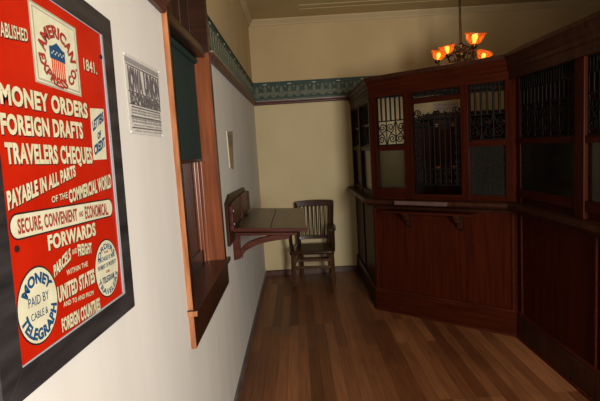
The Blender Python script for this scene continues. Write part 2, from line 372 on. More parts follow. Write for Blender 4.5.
def ring_text(b, text, cx, cy, r0, r1, a0, a1, mi, d, bold=.018, ry=1.0):
    """text between two radii; a0 -> a1 in degrees, r0 is the foot of the letters"""
    vs, fs = glyphs(text, bold)
    b.add([ps(cx+(r0+(r1-r0)*v)*math.cos(math.radians(a0+(a1-a0)*a)), cy+ry*(r0+(r1-r0)*v)*math.sin(math.radians(a0+(a1-a0)*a)), LZ+d) for a, v in vs], fs, mi)
LM = [M['cream_letter'], M['letter_black'], M['maroon'], M['navy']]
def lettering(fn, label=None):
    b = MB(); fn(b); o = b.build('lettering', LM, sign)
    return o
lettering(lambda b: line(b, 'ESTABLISHED', .527, .540, .024, .628, .556, .020, 0, 1))
lettering(lambda b: line(b, '1841.', .833, .552, .025, .899, .555, .025, 0, 1))
lettering(lambda b: line(b, 'MONEY ORDERS', .535, .443, .030, .831, .452, .030, 0, 1, bold=.045))
lettering(lambda b: line(b, 'FOREIGN DRAFTS', .530, .398, .030, .800, .408, .031, 0, 1, bold=.045))
lettering(lambda b: line(b, 'TRAVELERS CHEQUES', .534, .354, .031, .834, .358, .032, 0, 1, bold=.045))
lettering(lambda b: line(b, 'PAYABLE IN ALL PARTS', .527, .285, .027, .752, .332, .021, 0, 1, bold=.045))
lettering(lambda b: (line(b, 'OF THE', .653, .286, .011, .712, .291, .012, 0, 1), line(b, 'COMMERCIAL WORLD', .716, .282, .023, .924, .304, .030, 0, 1, bold=.045)))
lettering(lambda b: line(b, 'FORWARDS', .627, .207, .025, .818, .207, .026, 0, 1, bold=.045))
lettering(lambda b: (line(b, 'PARCELS', .637, .158, .020, .702, .178, .021, 0, 1, bold=.045), line(b, 'AND', .708, .184, .010, .727, .185, .010, 0), line(b, 'FREIGHT', .731, .178, .022, .792, .174, .020, 0, 1, bold=.045)))
lettering(lambda b: line(b, 'WITHIN THE', .680, .151, .010, .767, .151, .010, 0))
lettering(lambda b: line(b, 'UNITED STATES', .643, .112, .027, .793, .113, .027, 0, 1, bold=.045))
lettering(lambda b: line(b, 'AND TO AND FROM', .658, .099, .009, .781, .089, .009, 0))
lettering(lambda b: line(b, 'FOREIGN COUNTRIES', .646, .058, .023, .807, .050, .026, 0, 1, bold=.045))
# company plate: ivory square with double line, arched words and striped shield
b = MB(); rect(b, .640, .811, .492, .630, .0006, 1); rect(b, .6435, .8075, .4955, .6265, .0009, 0); rect(b, .6475, .8035, .4985, .6235, .0012, 1); rect(b, .6515, .7995, .5015, .6205, .0014, 0)
pl = b.build('company_plate', [M['ivory'], M['grey_line']], sign)
b = MB()
ring_text(b, 'AMERICAN', .7255, .545, .048, .072, 172, 10, 2, .0022, .05, .88)
vs, fs = glyphs('EXPRESS CO.', .05)
b.add([ps(.7255+(.071-.021*v)*math.cos(math.radians(188+164*a)), .553+.80*(.071-.021*v)*math.sin(math.radians(188+164*a)), LZ+.0022) for a, v in vs], fs, 2)
b.build('plate_lettering', LM, pl)
def shield_poly(w, top, bot):
    p = [(-w, top), (-w*.5, top+.004), (0, top+.001), (w*.5, top+.004), (w, top)]
    for k in range(1, 9): a = k/9*PI; p.append((w*math.cos(a)*(1.0), bot+(.018)*(1-math.sin(a))))
    return p
b = MB(); cxs, tp = .722, .570
b.prism([(cxs+x, y) for x, y in shield_poly(.026, .563, .497)], LZ, LZ+.0017, ps, 0)
for k in range(-3, 4): b.prism([(cxs+k*.0073-.0022, .5015+abs(k)*.0022), (cxs+k*.0073+.0022, .5015+abs(k)*.0022), (cxs+k*.0073+.0022, .545), (cxs+k*.0073-.0022, .545)], LZ, LZ+.0021, ps, 1)
b.prism([(cxs-.027, .545), (cxs+.027, .545), (cxs+.028, .566), (cxs+.016, .569), (cxs, .577), (cxs-.016, .569), (cxs-.028, .566)], LZ, LZ+.0024, ps, 2)
for k in range(8): b.prism([(cxs-.021+k*.006+.0018*math.cos(q*PI/3), .555+.004*(k % 2)+.0018*math.sin(q*PI/3)) for q in range(6)], LZ, LZ+.0027, ps, 0)
b.build('shield', [M['ivory'], M['shield_red'], M['navy']], pl)
# letters-of-credit plate
b = MB(); b.prism([(.842, .364), (.911, .367), (.918, .481), (.847, .474)], LZ, LZ+.0006, ps)
pl = b.build('credit_plate', M['ivory'], sign)
b = MB()
def slope_line(text, s0, b0, s1, b1, h):
    vs, fs = glyphs(text, .05); b.add([ps(s0+(s1-s0)*a, b0+(b1-b0)*a+v*h, LZ+.0012) for a, v in vs], fs, 3)
slope_line('LETTERS', .850, .426, .913, .456, .020); slope_line('OF', .871, .409, .891, .417, .014); slope_line('CREDIT', .847, .374, .909, .398, .020)
b.build('plate_lettering', LM, pl)
# banner
b = MB()
def capsule(s0, s1, t0, t1):
    r = (t1-t0)/2; m = (t0+t1)/2
    return [(s1-r+r*math.cos(a*PI/10), m+r*math.sin(a*PI/10)) for a in range(-5, 6)]+[(s0+r-r*math.cos(a*PI/10), m+r*math.sin(a*PI/10)) for a in range(5, -6, -1)]
b.prism(capsule(.526, .920, .236, .278), LZ, LZ+.0005, ps, 1); b.prism(capsule(.529, .917, .239, .275), LZ, LZ+.0008, ps, 0)
pl = b.build('banner', [M['ivory'], M['letter_black']], sign)
b = MB()
line(b, 'SECURE, CONVENIENT', .546, .246, .023, .742, .246, .023, 2, None, .0014, .03); line(b, 'AND', .750, .251, .011, .768, .251, .011, 2, None, .0014); line(b, 'ECONOMICAL.', .776, .245, .025, .892, .243, .026, 2, None, .0014, .03)
b.build('banner_lettering', LM, pl)
# round plates
def disc(cx, cy, rx, ry, n=40): return [(cx+rx*math.cos(2*PI*k/n), cy+ry*math.sin(2*PI*k/n)) for k in range(n)]
b = MB(); b.prism(disc(.583, .125, .0605, .0635), LZ, LZ+.0005, ps, 1); b.prism(disc(.583, .125, .0575, .0605), LZ, LZ+.0008, ps, 0)
pl = b.build('round_plate', [M['ivory'], M['letter_black']], sign)
b = MB(); ring_text(b, 'MONEY', .583, .125, .036, .053, 152, 28, 3, .0014, .05)
vs, fs = glyphs('TELEGRAPH', .05)
b.add([ps(.583+(.054-.018*v)*math.cos(math.radians(192+156*a)), .125+(.055-.018*v)*math.sin(math.radians(192+156*a)), LZ+.0014) for a, v in vs], fs, 3)
line(b, 'PAID BY', .553, .127, .016, .614, .127, .016, 3, None, .0014, .0); line(b, 'CABLE &', .557, .105, .012, .607, .105, .012, 3, None, .0014, .0)
b.build('plate_lettering', LM, pl)
b = MB(); b.prism(disc(.861, .127, .0630, .0640), LZ, LZ+.0005, ps, 1); b.prism(disc(.861, .127, .060, .061), LZ, LZ+.0008, ps, 0)
pl = b.build('round_plate', [M['ivory'], M['letter_black']], sign)
b = MB(); ring_text(b, 'ORDERS', .861, .127, .043, .055, 150, 30, 3, .0014, .02)
vs, fs = glyphs('TRAVELERS', .02)
b.add([ps(.861+(.056-.012*v)*math.cos(math.radians(200+140*a)), .127+(.057-.012*v)*math.sin(math.radians(200+140*a)), LZ+.0014) for a, v in vs], fs, 3)
line(b, 'FOR', .851, .160, .006, .871, .160, .006, 2, None, .0014)
line(b, 'PURCHASES BY MAIL', .815, .145, .010, .907, .145, .010, 3, None, .0014, .01); line(b, 'PAYMENT OF PROPERTY', .812, .129, .010, .910, .129, .010, 3, None, .0014, .01)
line(b, 'AND', .851, .117, .006, .871, .117, .006, 2, None, .0014); line(b, 'TELEGRAM', .830, .098, .013, .893, .098, .013, 3, None, .0014, .03)
b.build('plate_lettering', LM, pl)
for s, tt in ((.538, .224), (.928, .60)):
    MB().prism(disc(s, tt, .005, .005, 10), LZ, LZ+.003, ps, 0).build('screw', M['letter_black'], sign)

# ------------------------------------------------------------------ printed notice between sign and window
def pn(s, t, d): return Vector((XW+d, s, t))
nt = thing('printed_notice', (XW, 1.484, 1.566), 'white printed notice pinned to the wall between red sign and window', 'notice')
MB().prism([(1.316, 1.568), (1.628, 1.564), (1.655, 1.789), (1.320, 1.786)], .001, .003, pn).build('sheet', M['paper'], nt)
def nl(text, s0, s1, t0, h, mi=0, bold=.02):
    b = MB(); vs, fs = glyphs(text, bold); b.add([pn(s0+(s1-s0)*a, t0+v*h, .0042) for a, v in vs], fs); return b.build('lettering', M['ink'] if mi == 0 else M['ink_light'], nt)
def nbar(s0, s1, t0, t1, m='ink'): MB().prism([(s0, t0), (s1, t0), (s1, t1), (s0, t1)], .0025, .0036, pn).build('rule', M[m], nt)
nbar(1.325, 1.64, 1.762, 1.777, 'ink_light'); nbar(1.33, 1.64, 1.755, 1.759)
nl('IOWA', 1.338, 1.460, 1.690, .060, 0, .085); nl('UNION', 1.475, 1.632, 1.692, .060, 0, .075)
nbar(1.33, 1.635, 1.682, 1.686)
nl('EXPRESSMEN', 1.340, 1.628, 1.653, .027, 0, .085); nbar(1.33, 1.63, 1.648, 1.651); nbar(1.345, 1.62, 1.640, 1.644)
for k, t0 in enumerate((1.630, 1.622, 1.606, 1.598)): nl('parcels and packages sent to all points daily', 1.34, 1.622, t0, .008, 1, .04)
nbar(1.335, 1.625, 1.613, 1.618); nbar(1.335, 1.622, 1.582, 1.586)
nl('money and valuables carried', 1.35, 1.61, 1.588, .008, 1, .01); nl('office hours as posted', 1.35, 1.61, 1.572, .007, 1, .01)
for s, tt in ((1.322, 1.781), (1.648, 1.783), (1.624, 1.568), (1.321, 1.572)):
    MB().lathe([(.0005, .004), (.0025, .0035), (.0032, .002), (.0032, 0)], Matrix.Translation((XW+.003, s, tt)) @ Matrix.Rotation(PI/2, 4, 'Y'), 10).build('pin', M['pin'], nt)
# small yellowed card further along the same wall
cd = thing('wall_card', (XW, 3.31, 1.40), 'small narrow yellowed card on the left wall above the desk', 'card')
MB().prism([(3.178, 1.40), (3.36, 1.375), (3.46, 1.645), (3.15, 1.632)], .001, .004, pn).build('card_sheet', M['yellow_paper'], cd)
MB().prism([(3.205, 1.535), (3.39, 1.53), (3.42, 1.615), (3.195, 1.612)], .0035, .0046, pn).build('dark_picture', M['card_picture'], cd)
MB().prism([(3.172, 1.395), (3.182, 1.395), (3.156, 1.635), (3.145, 1.635)], .001, .007, pn).build('curled_edge', M['ivory'], cd)

# ------------------------------------------------------------------ fold-down desk fixed to the left wall
dk = thing('wall_desk', (XW+.05, 3.5, .78), 'reddish wooden fold-down desk bracketed to the left wall', 'desk')
def wy(u, v, w): return Vector((XW+w, u, v))
b = MB(); b.prism([(2.83, .93), (3.25, .935), (3.35, .985), (3.90, .985), (3.90, 1.165), (3.78, 1.212), (2.97, 1.235), (2.83, 1.195)], .001, .020, wy); b.build('back_board', M['wood_dark'], dk, bevel=.004)
for y0, y1 in ((2.95, 3.33), (3.40, 3.80)):
    MB().box(XW+.0195, XW+.036, y0, y1, 1.035, 1.185, bev=.008).build('raised_panel', M['desk_red'], dk)
for y in (2.88, 3.365, 3.87):
    MB().box(XW+.0195, XW+.045, y-.024, y+.024, 1.02, 1.175, bev=.006).build('back_rail', M['desk_red'], dk)
for y in (2.88, 3.87):
    for z in (1.06, 1.14): MB().lathe([(.0005, .006), (.005, .004), (.006, 0)], Matrix.Translation((XW+.045, y, z)) @ Matrix.Rotation(PI/2, 4, 'Y'), 8).build('screw', M['fillet'], dk)
drop = .060
def top(u, v, w): return Vector((u, v, w-(u-XW)*drop))
def leaf(x0, x1, name):
    MB().prism([(x0, 3.015), (x1, 3.015), (x1, 4.03), (x0, 4.03)], .991, 1.014, top).build(name, [M['desk_top']], dk, bevel=.003)
leaf(XW+.047, -.200, 'desk_leaf'); leaf(-.197, .036, 'desk_leaf')
MB().prism([(XW+.001, 3.007), (.038, 3.007), (.038, 3.015), (XW+.001, 3.015)], .991, 1.014, top).build('front_edge', M['desk_red'], dk, bevel=.002)
for y in (3.25, 3.85):
    for z in (0,): MB().box(-.235, -.162, y-.03, y+.03, .9775, .9795, Matrix()).build('hinge', M['brass'], dk)
def bracket(y):
    yb, ye = y-.022, y+.022
    b = MB(); b.prism([(XW+.001, .79), (XW+.045, .80), (XW+.048, .955), (XW+.001, .955)], yb, ye, lambda u, v, w: Vector((u, w, v)))
    b.prism([(XW+.001, .955), (-.03, .932), (-.03, .950), (XW+.001, .975)], yb, ye, lambda u, v, w: Vector((u, w, v)))
    N = 14; up = []; lo = []
    for k in range(N+1):
        a = k/N*PI/2; ux = XW+.045+.33*(1-math.cos(a)); up.append((ux, .835+.110*math.sin(a)**.8-.0)); lo.append((ux+.010*(1-k/N), .795+.115*math.sin(a)**.9))
    b.prism(up+lo[::-1], yb+.004, ye-.004, lambda u, v, w: Vector((u, w, v)))
    b.build('bracket', M['desk_red'], dk, bevel=.003)
bracket(3.08); bracket(3.94)

# ------------------------------------------------------------------ slat-back armchair
CH = Matrix.Translation((.130, 5.215, 0)) @ Matrix.Rotation(math.radians(-8), 4, 'Z')
ch = thing('armchair', (.130, 5.215, 0), 'dark wooden slat-back armchair standing behind the wall desk', 'chair', math.radians(-8))
def cp(*p): return CH @ Vector(p)       # local: front is -y
def cbox(name, x0, x1, y0, y1, z0, z1, bev=.006, mats=None, parent=None):
    return MB().box(x0, x1, y0, y1, z0, z1, CH, bev=bev).build(name, mats or M['chair_wood'], parent or ch)
# saddle seat
b = MB(); nx, ny = 12, 10; vs = []; fs = []
def seat_out(u, v): w = .240-.022*(v+1)/2+.006*math.cos(u*PI/2); return u*w, v*.225+(-.012*(1-u*u) if v < 0 else 0)*abs(v)
for lay in (0, 1):
    for j in range(ny+1):
        for i in range(nx+1):
            u = i/nx*2-1; v = j/ny*2-1; x, y = seat_out(u, v)
            dip = .012*(1-u*u)*(1-v*v) + .006*(1-abs(u))*(1 if v < 0 else 0)*0
            edge = .006*max(0, max(abs(u), abs(v))-.85)/.15
            vs.append(cp(x, y, (.394-dip-edge) if lay else .350+edge))
k = (nx+1)*(ny+1)
for j in range(ny):
    for i in range(nx):
        a = j*(nx+1)+i; fs.append((a, a+nx+1, a+nx+2, a+1)); fs.append((k+a, k+a+1, k+a+nx+2, k+a+nx+1))
for i in range(nx): fs.append((i, i+1, k+i+1, k+i)); a = ny*(nx+1)+i; fs.append((a+1, a, k+a, k+a+1))
for j in range(ny): a = j*(nx+1); fs.append((a+nx+1, a, k+a, k+a+nx+1)); a += nx; fs.append((a, a+nx+1, k+a+nx+1, k+a))
b.add(vs, fs, 0, True); b.build('seat', M['chair_wood'], ch)
for sx in (-1, 1):
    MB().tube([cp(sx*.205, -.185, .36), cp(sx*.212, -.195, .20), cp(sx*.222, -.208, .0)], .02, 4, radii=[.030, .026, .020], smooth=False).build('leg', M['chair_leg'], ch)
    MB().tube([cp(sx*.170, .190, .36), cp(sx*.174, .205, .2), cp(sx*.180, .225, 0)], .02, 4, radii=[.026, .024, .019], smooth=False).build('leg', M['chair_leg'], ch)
    MB().tube([cp(sx*.186, .165, .384), cp(sx*.196, .20, .62), cp(sx*.208, .245, .82), cp(sx*.212, .255, .862)], .02, 4, radii=[.024, .023, .021, .020], smooth=False).build('back_post', M['chair_wood'], ch)
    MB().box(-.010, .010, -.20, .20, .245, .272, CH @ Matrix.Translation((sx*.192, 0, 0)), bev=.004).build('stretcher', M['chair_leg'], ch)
    # arm: flat bent board from the back post round to the front, and a curved front post
    p = [(.200, .200), (.215, .13), (.226, .03), (.230, -.08), (.228, -.165), (.222, -.205)]; wd = [.018, .024, .028, .033, .036, .020]
    poly = [(sx*(x-w), y) for (x, y), w in zip(p, wd)]+[(sx*(x+w), y) for (x, y), w in list(zip(p, wd))[::-1]]
    MB().prism(poly, .592, .618, lambda u, v, w: cp(u, v, w)).build('arm', M['chair_wood'], ch, bevel=.007)
    MB().tube([cp(sx*.222, -.135, .365), cp(sx*.230, -.160, .47), cp(sx*.232, -.165, .54), cp(sx*.226, -.150, .596)], .02, 4, radii=[.024, .021, .020, .026], smooth=False).build('arm_post', M['chair_wood'], ch)
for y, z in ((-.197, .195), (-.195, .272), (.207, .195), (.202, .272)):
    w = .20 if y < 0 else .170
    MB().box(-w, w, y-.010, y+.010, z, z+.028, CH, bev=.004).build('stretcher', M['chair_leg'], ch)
def back_y(z): return .165+(z-.42)*.205
def curve_rail(name, z0, z1, w, bow, th, arch=0):
    N = 12; b = MB(); vs = []; fs = []
    for i in range(N+1):
        u = i/N*2-1
        for z, zz in ((z0, 0), (z1+arch*(1-u*u), 1)):
            for t_ in (-th, th): vs.append(cp(u*w, back_y(z)+bow*(1-u*u)+t_, z))
    for i in range(N):
        a = i*4; c = a+4; fs += [(a, a+1, c+1, c), (a+2, c+2, c+3, a+3), (a, c, c+2, a+2), (a+1, a+3, c+3, c+1)]
    fs += [(0, 2, 3, 1), (N*4, N*4+1, N*4+3, N*4+2)]
    b.add(vs, fs); b.build(name, M['chair_wood'], ch, bevel=.004)
curve_rail('crest_rail', .815, .876, .226, .022, .013, .010)
curve_rail('back_rail', .445, .482, .190, .018, .011)
for i in range(8):
    u = (i-3.5)/4; x0, x1 = u*.172, u*.186
    MB().tube([cp(x0, back_y(.475)+.018*(1-u*u), .472), cp((x0+x1)/2, back_y(.68)+.020*(1-u*u)+.004, .68), cp(x1, back_y(.83)+.022*(1-u*u), .826)], .0078, 4, smooth=False).build('slat', M['chair_wood'], ch)

# ------------------------------------------------------------------ teller booth
P0, PA, PB, PC = (.64, YB-.001), (.64, 4.18), (1.555, 3.39), (1.555, -.90)  # PC extended out of view so the booth shades the back wall
PATH = [P0, PA, PB, PC]
bo = thing('teller_booth', (1.1, 3.79, 0), 'tall dark red-brown wooden teller booth with iron grilles and a ticket window', 'booth')
def facet(a, b_):
    a = Vector((a[0], a[1], 0)); d = Vector((b_[0], b_[1], 0))-a; L = d.length; d.normalize(); n = Vector((d.y, -d.x, 0))
    return Matrix(((d.x, -n.x, 0, a.x), (d.y, -n.y, 0, a.y), (0, 0, 1, 0), (0, 0, 0, 1))), L     # local x along, local y INTO the booth, z up
FL, LL = facet(P0, PA); FC, LC = facet(PA, PB); FR, LR = facet(PB, PC)
Q = [(0, -.060), (-.060, 0)]
def prof(pts): return [(-d, z) for d, z in pts] if False else pts
# right of travel must point out of the booth: P0 -> PA runs towards -y, right of travel is -x
BPROF = [(-.055, 0), (0, 0), (0, .165), (-.006, .178), (-.020, .195), (-.055, .195)]
MB().sweep([P0, PA, PB], BPROF).build('base_board', M['wood_h'], bo)
MB().sweep([(1.556, 3.39), (1.556, -.90)], BPROF).build('base_board', M['wood_dark'], bo)
MB().sweep(PATH, [(-.019, .195), (-.019, .2), (-.006, .2), (.001, .186), (-.002, .180)]).build('base_bead', M['wood_mid'], bo)
MB().sweep(PATH, [(.010, 0), (.010, .010), (.004, .016), (0, .016), (0, 0)]).build('shoe_moulding', M['wood_mid'], bo)
MB().sweep(PATH, [(-.060, .175), (-.022, .175), (-.022, .935), (-.060, .935)]).build('lower_panel', M['wood_v'], bo)
MB().sweep(PATH, [(-.16, .985), (-.16, .925), (-.022, .925), (-.010, .945), (.022, .955), (.060, .972), (.072, .985), (.072, 1.005), (.060, 1.012), (-.16, 1.012)]).build('counter_ledge', M['wood_dark'], bo)
CPROF = [(-.075, 1.885), (-.014, 1.885), (-.014, 1.945), (-.008, 1.952), (-.008, 1.972), (.000, 1.985), (.004, 2.005), (.014, 2.030), (.018, 2.032), (.018, 2.050), (.008, 2.056), (-.075, 2.056)]
MB().sweep([P0, PA, PB], CPROF).build('cornice', M['wood_h'], bo)
MB().sweep([P0, PA, (1.545, 3.399)], [(.005, 2.018), (.020, 2.030), (.020, 2.057), (.006, 2.062), (-.075, 2.062), (-.075, 2.057), (.005, 2.054)]).build('cornice_cap', M['wood_dark'], bo)
MB().sweep([(1.555, 3.435), PC], [(-.075, 1.885), (.022, 1.885), (.022, 1.938), (.030, 1.950), (.030, 1.972), (.038, 1.988), (.042, 2.010), (.054, 2.036), (.058, 2.040), (.058, 2.062), (.048, 2.070), (-.075, 2.070)]).build('cornice', M['wood_dark'], bo)
MB().sweep(PATH, [(-.066, 1.012), (-.020, 1.012), (-.020, 1.055), (-.066, 1.055)]).build('bottom_rail', M['wood_rail'], bo)
def post(F, s0, s1, z0=1.012, z1=1.90, d0=.012, d1=.070):
    MB().box(s0, s1, d0, d1, z0, z1, F, bev=.004).build('post', M['wood_post'], bo)
def rail(F, s0, s1, z0, z1, d0=.020, d1=.066):
    MB().box(s0, s1, d0, d1, z0, z1, F, bev=.004).build('rail', M['wood_rail'], bo)
def glass(F, s0, s1, z0, z1, m='obscure', d=.040):
    MB().box(s0, s1, d, d+.004, z0, z1, F).build('glass_pane', M[m], bo)
def spiral(cx, cz, r, turns, start, sgn=1, n=26):
    out = []
    for i in range(n+1):
        t_ = i/n; a = start+sgn*turns*2*PI*t_; q = r*(1-.80*t_); out.append((cx+q*math.cos(a), cz+q*math.sin(a)))
    return out
def grille(F, s0, s1, z0, z1, nb, zmid, rows, dense=None, d=.045, diag=True):
    g = MB()
    for a, b_, c, e_ in ((s0, s1, z0, z0+.010), (s0, s1, z1-.010, z1), (s0, s0+.010, z0, z1), (s1-.010, s1, z0, z1)): g.box(a, b_, d-.005, d+.005, c, e_, F)
    g.box(s0, s1, d-.005, d+.005, zmid-.005, zmid+.005, F)
    ztop = z1
    if dense: g.box(s0, s1, d-.005, d+.005, dense-.005, dense+.005, F); ztop = dense
    gr = g.build('grille', M['iron'], bo)
    P = lambda s, z: F @ Vector((s, d, z))
    for i in range(1, nb):
        s = s0+(s1-s0)*i/nb; MB().tube([P(s, zmid), P(s, ztop)], .0055 if nb > 8 else .0085, 6).build('bar', M['iron'], gr)
    if dense:
        n2 = int((s1-s0)/.030)
        for i in range(n2+1):
            s = s0+(s1-s0)*(i+.5)/(n2+1); MB().tube([P(s, dense), P(s, z1)], .006, 5).build('bar', M['iron'], gr)
            MB().lathe([(.001, -.010), (.009, 0), (.001, .010)], F @ Matrix.Translation((s, d, dense+.028)), 8).build('collar', M['iron'], gr)
    nc = max(1, round(nb/2)); w = (s1-s0)/nc; h = (zmid-z0)/rows
    for c in range(nc):
        for r_ in range(rows):
            cx = s0+w*(c+.5); cz = z0+h*r_; m = -1 if (c+r_) % 2 else 1; R_ = min(w*.42, h*.25)
            b = MB()
            lo = spiral(cx-m*w*.10, cz+h*.27, R_, 1.5, PI/2 if m > 0 else PI/2, m)
            hi = spiral(cx+m*w*.10, cz+h*.73, R_, 1.5, -PI/2, m)
            b.tube([P(*p) for p in lo[::-1]]+[P(*p) for p in []] , .0048, 5); b.tube([P(*p) for p in hi], .0048, 5)
            b.tube([P(*lo[0]), P(cx, cz+h*.5), P(*hi[0])], .0048, 5)
            b.tube([P(cx-m*w*.45, cz+h*.95), P(cx-m*w*.22, cz+h*.62), P(cx+m*w*.2, cz+h*.40), P(cx+m*w*.45, cz+h*.05)], .0048, 5)
            b.build('scroll', M['iron'], gr)
        if c: MB().tube([P(s0+w*c, z0), P(s0+w*c, zmid)], .005, 5).build('bar', M['iron'], gr)
    return gr
# left facet (runs along the alley, seen edge-on)
def corner_post(F, G, p, a, b_):
    q = [F @ Vector((F_L(F)-a, 0, 0)), Vector((p[0], p[1], 0)), G @ Vector((b_, 0, 0))]
    MB().sweep([(v.x, v.y) for v in q], [(-.075, 1.012), (-.012, 1.012), (-.012, 1.90), (-.075, 1.90)]).build('post', M['wood_post'], bo, bevel=.004)
def F_L(F): return LL if F is FL else LC
post(FL, .0, .055); post(FL, .635, .700); corner_post(FL, FC, PA, .06, .064); corner_post(FC, FR, PB, .068, .055)
for a, e_ in ((.055, .635), (.700, LL-.06)):
    rail(FL, a, e_, 1.430, 1.470); rail(FL, a, e_, 1.865, 1.89); glass(FL, a, e_, 1.055, 1.430); grille(FL, a, e_, 1.470, 1.865, 8, 1.675, 1)
# centre facet: grille bay, ticket window, grille bay
post(FC, .330, .405); post(FC, .812, .872)
for a, e_ in ((.066, .330), (.872, 1.138)):
    rail(FC, a, e_, 1.425, 1.470); glass(FC, a, e_, 1.055, 1.425)
rail(FC, .066, .330, 1.055, 1.105)
grille(FC, .066, .330, 1.470, 1.885, 6, 1.678, 1)
grille(FC, .872, 1.138, 1.470, 1.885, 6, 1.660, 1, 1.835)
rail(FC, .405, .812, 1.795, 1.832)
def ticket_window():
    s0, s1, z0, z1, d = .409, .808, 1.125, 1.790, .042
    P = lambda s, z: FC @ Vector((s, d, z))
    g = MB(); g.box(s0, s0+.010, d-.005, d+.005, z0-.06, 1.73, FC); g.box(s1-.010, s1, d-.005, d+.005, z0-.06, 1.73, FC)
    for z in (z0, z0+.13, 1.600, 1.655): g.box(s0, s1, d-.005, d+.005, z, z+.010, FC)
    gr = g.build('ticket_grille', M['iron'], bo)
    n = 9
    for i in range(1, n):
        s = s0+(s1-s0)*i/n; top_ = 1.665+.040*math.sin(PI*i/n)
        MB().tube([P(s, z0), P(s, top_)], .005, 5).lathe([(.0005, .022), (.007, .006), (.0075, 0), (.001, -.010)], FC @ Matrix.Translation((s, d, top_)), 8).build('bar', M['iron'], gr)
    for k, (x, z, r, st, sg) in enumerate(((s0+.035, 1.715, .032, -PI/2, 1), (s1-.035, 1.715, .032, -PI/2, -1), (s0+.028, 1.66, .022, PI/2, 1), (s1-.028, 1.66, .022, PI/2, -1),
                                 (s0+.12, 1.685, .024, -PI/2, 1), (s1-.12, 1.685, .024, -PI/2, -1), (s0+.19, 1.705, .020, -PI/2, -1), (s1-.19, 1.705, .020, -PI/2, 1))):
        MB().tube([P(*p) for p in spiral(x, z, r, 1.5, st, sg)], .005, 5).build('scroll', M['iron'], gr)
    for i in range(5):
        c = s0+(s1-s0)*(i+.5)/5
        for q, (dz, sg) in enumerate(((.045, 1), (.105, -1))):
            MB().tube([P(*p) for p in spiral(c, z0+dz-.005, .030, 1.5, PI/2*sg, sg if i % 2 else -sg)], .0048, 5).build('scroll', M['iron'], gr)
    for i in range(4):
        for sd, sg in ((s0+.034, 1), (s1-.034, -1)):
            MB().tube([P(*p) for p in spiral(sd, z0+.19+i*.075, .030, 1.5, PI/2 if i % 2 else -PI/2, sg if i % 2 else -sg)], .0048, 5).build('scroll', M['iron'], gr)
    g = MB(); s0, s1 = .405, .812                                       # small scrolled grille over the window
    for z in (1.834, 1.878): g.box(s0, s1, d-.005, d+.005, z, z+.007, FC)
    gr = g.build('grille', M['iron'], bo)
    for i in range(12):
        c = s0+(s1-s0)*(i+.5)/12; MB().tube([P(*p) for p in spiral(c, 1.859, .0165, 1.4, PI/2, 1 if i % 2 else -1, 18)], .0042, 5).build('scroll', M['iron'], gr)
        MB().tube([P(c+.017, 1.837), P(c+.017, 1.882)], .004, 5).build('bar', M['iron'], gr)
ticket_window()
MB().box(.285, .735, -.112, -.0735, .980, 1.012, FC, bev=.004).build('marble_sill', M['marble'], bo)
MB().box(.16, .930, -.118, .0215, .908, .9245, FC, bev=.004).build('shelf_board', M['wood_mid'], bo)
def corbel(s):
    b = MB(); pts = [(.0215, .9075), (-.100, .9075), (-.100, .892), (-.082, .880), (-.068, .850), (-.035, .835), (-.020, .800), (.000, .785), (.0215, .770)]
    b.prism([(-d, z) for d, z in pts], s-.020, s+.020, lambda u, v, w: FC @ Vector((w, -u, v))); b.build('corbel', M['wood_dark'], bo, bevel=.003)
corbel(.362); corbel(.800)
# small front seam mouldings
for F, ss in ((FC, (.020, LC-.024)), (FR, (.050, .905, .975, 1.75, 1.82)), (FL, (.68, LL-.03))):
    for s in ss: MB().box(s-.010, s+.010, .010, .023, .195, .93, F, bev=.004).build('panel_moulding', M['wood_mid'], bo)
# right facet
RB = [(.055, .735), (.825, 1.485), (1.575, 2.235), (2.325, 2.985), (3.075, 3.735), (3.825, 4.19)]
for k, (a, e_) in enumerate(RB):
    post(FR, e_, e_+.090, d0=-.006)
    rail(FR, a, e_, 1.055, 1.115, 0); rail(FR, a, e_, 1.430, 1.470, 0)
    if k < 3: glass(FR, a, e_, 1.115, 1.430, 'glass_dark', .018); grille(FR, a, e_, 1.470, 1.885, 14, 1.690, 1, 1.800, d=.020)
    else: MB().box(a, e_, .03, .05, 1.115, 1.885, FR).build('blocker_panel', M['wood_v'], bo)  # unseen solid bays, added to block light from behind the camera
# inner worktop behind the window
b = MB(); b.prism([(.74, 5.45), (.74, 4.27), (1.63, 3.50), (1.63, -.85), (1.98, -.85), (1.98, 3.62), (1.12, 4.42), (1.12, 5.45)], .955, .985, lambda u, v, w: Vector((u, v, w)))
b.build('inner_worktop', M['wood_dark'], bo)

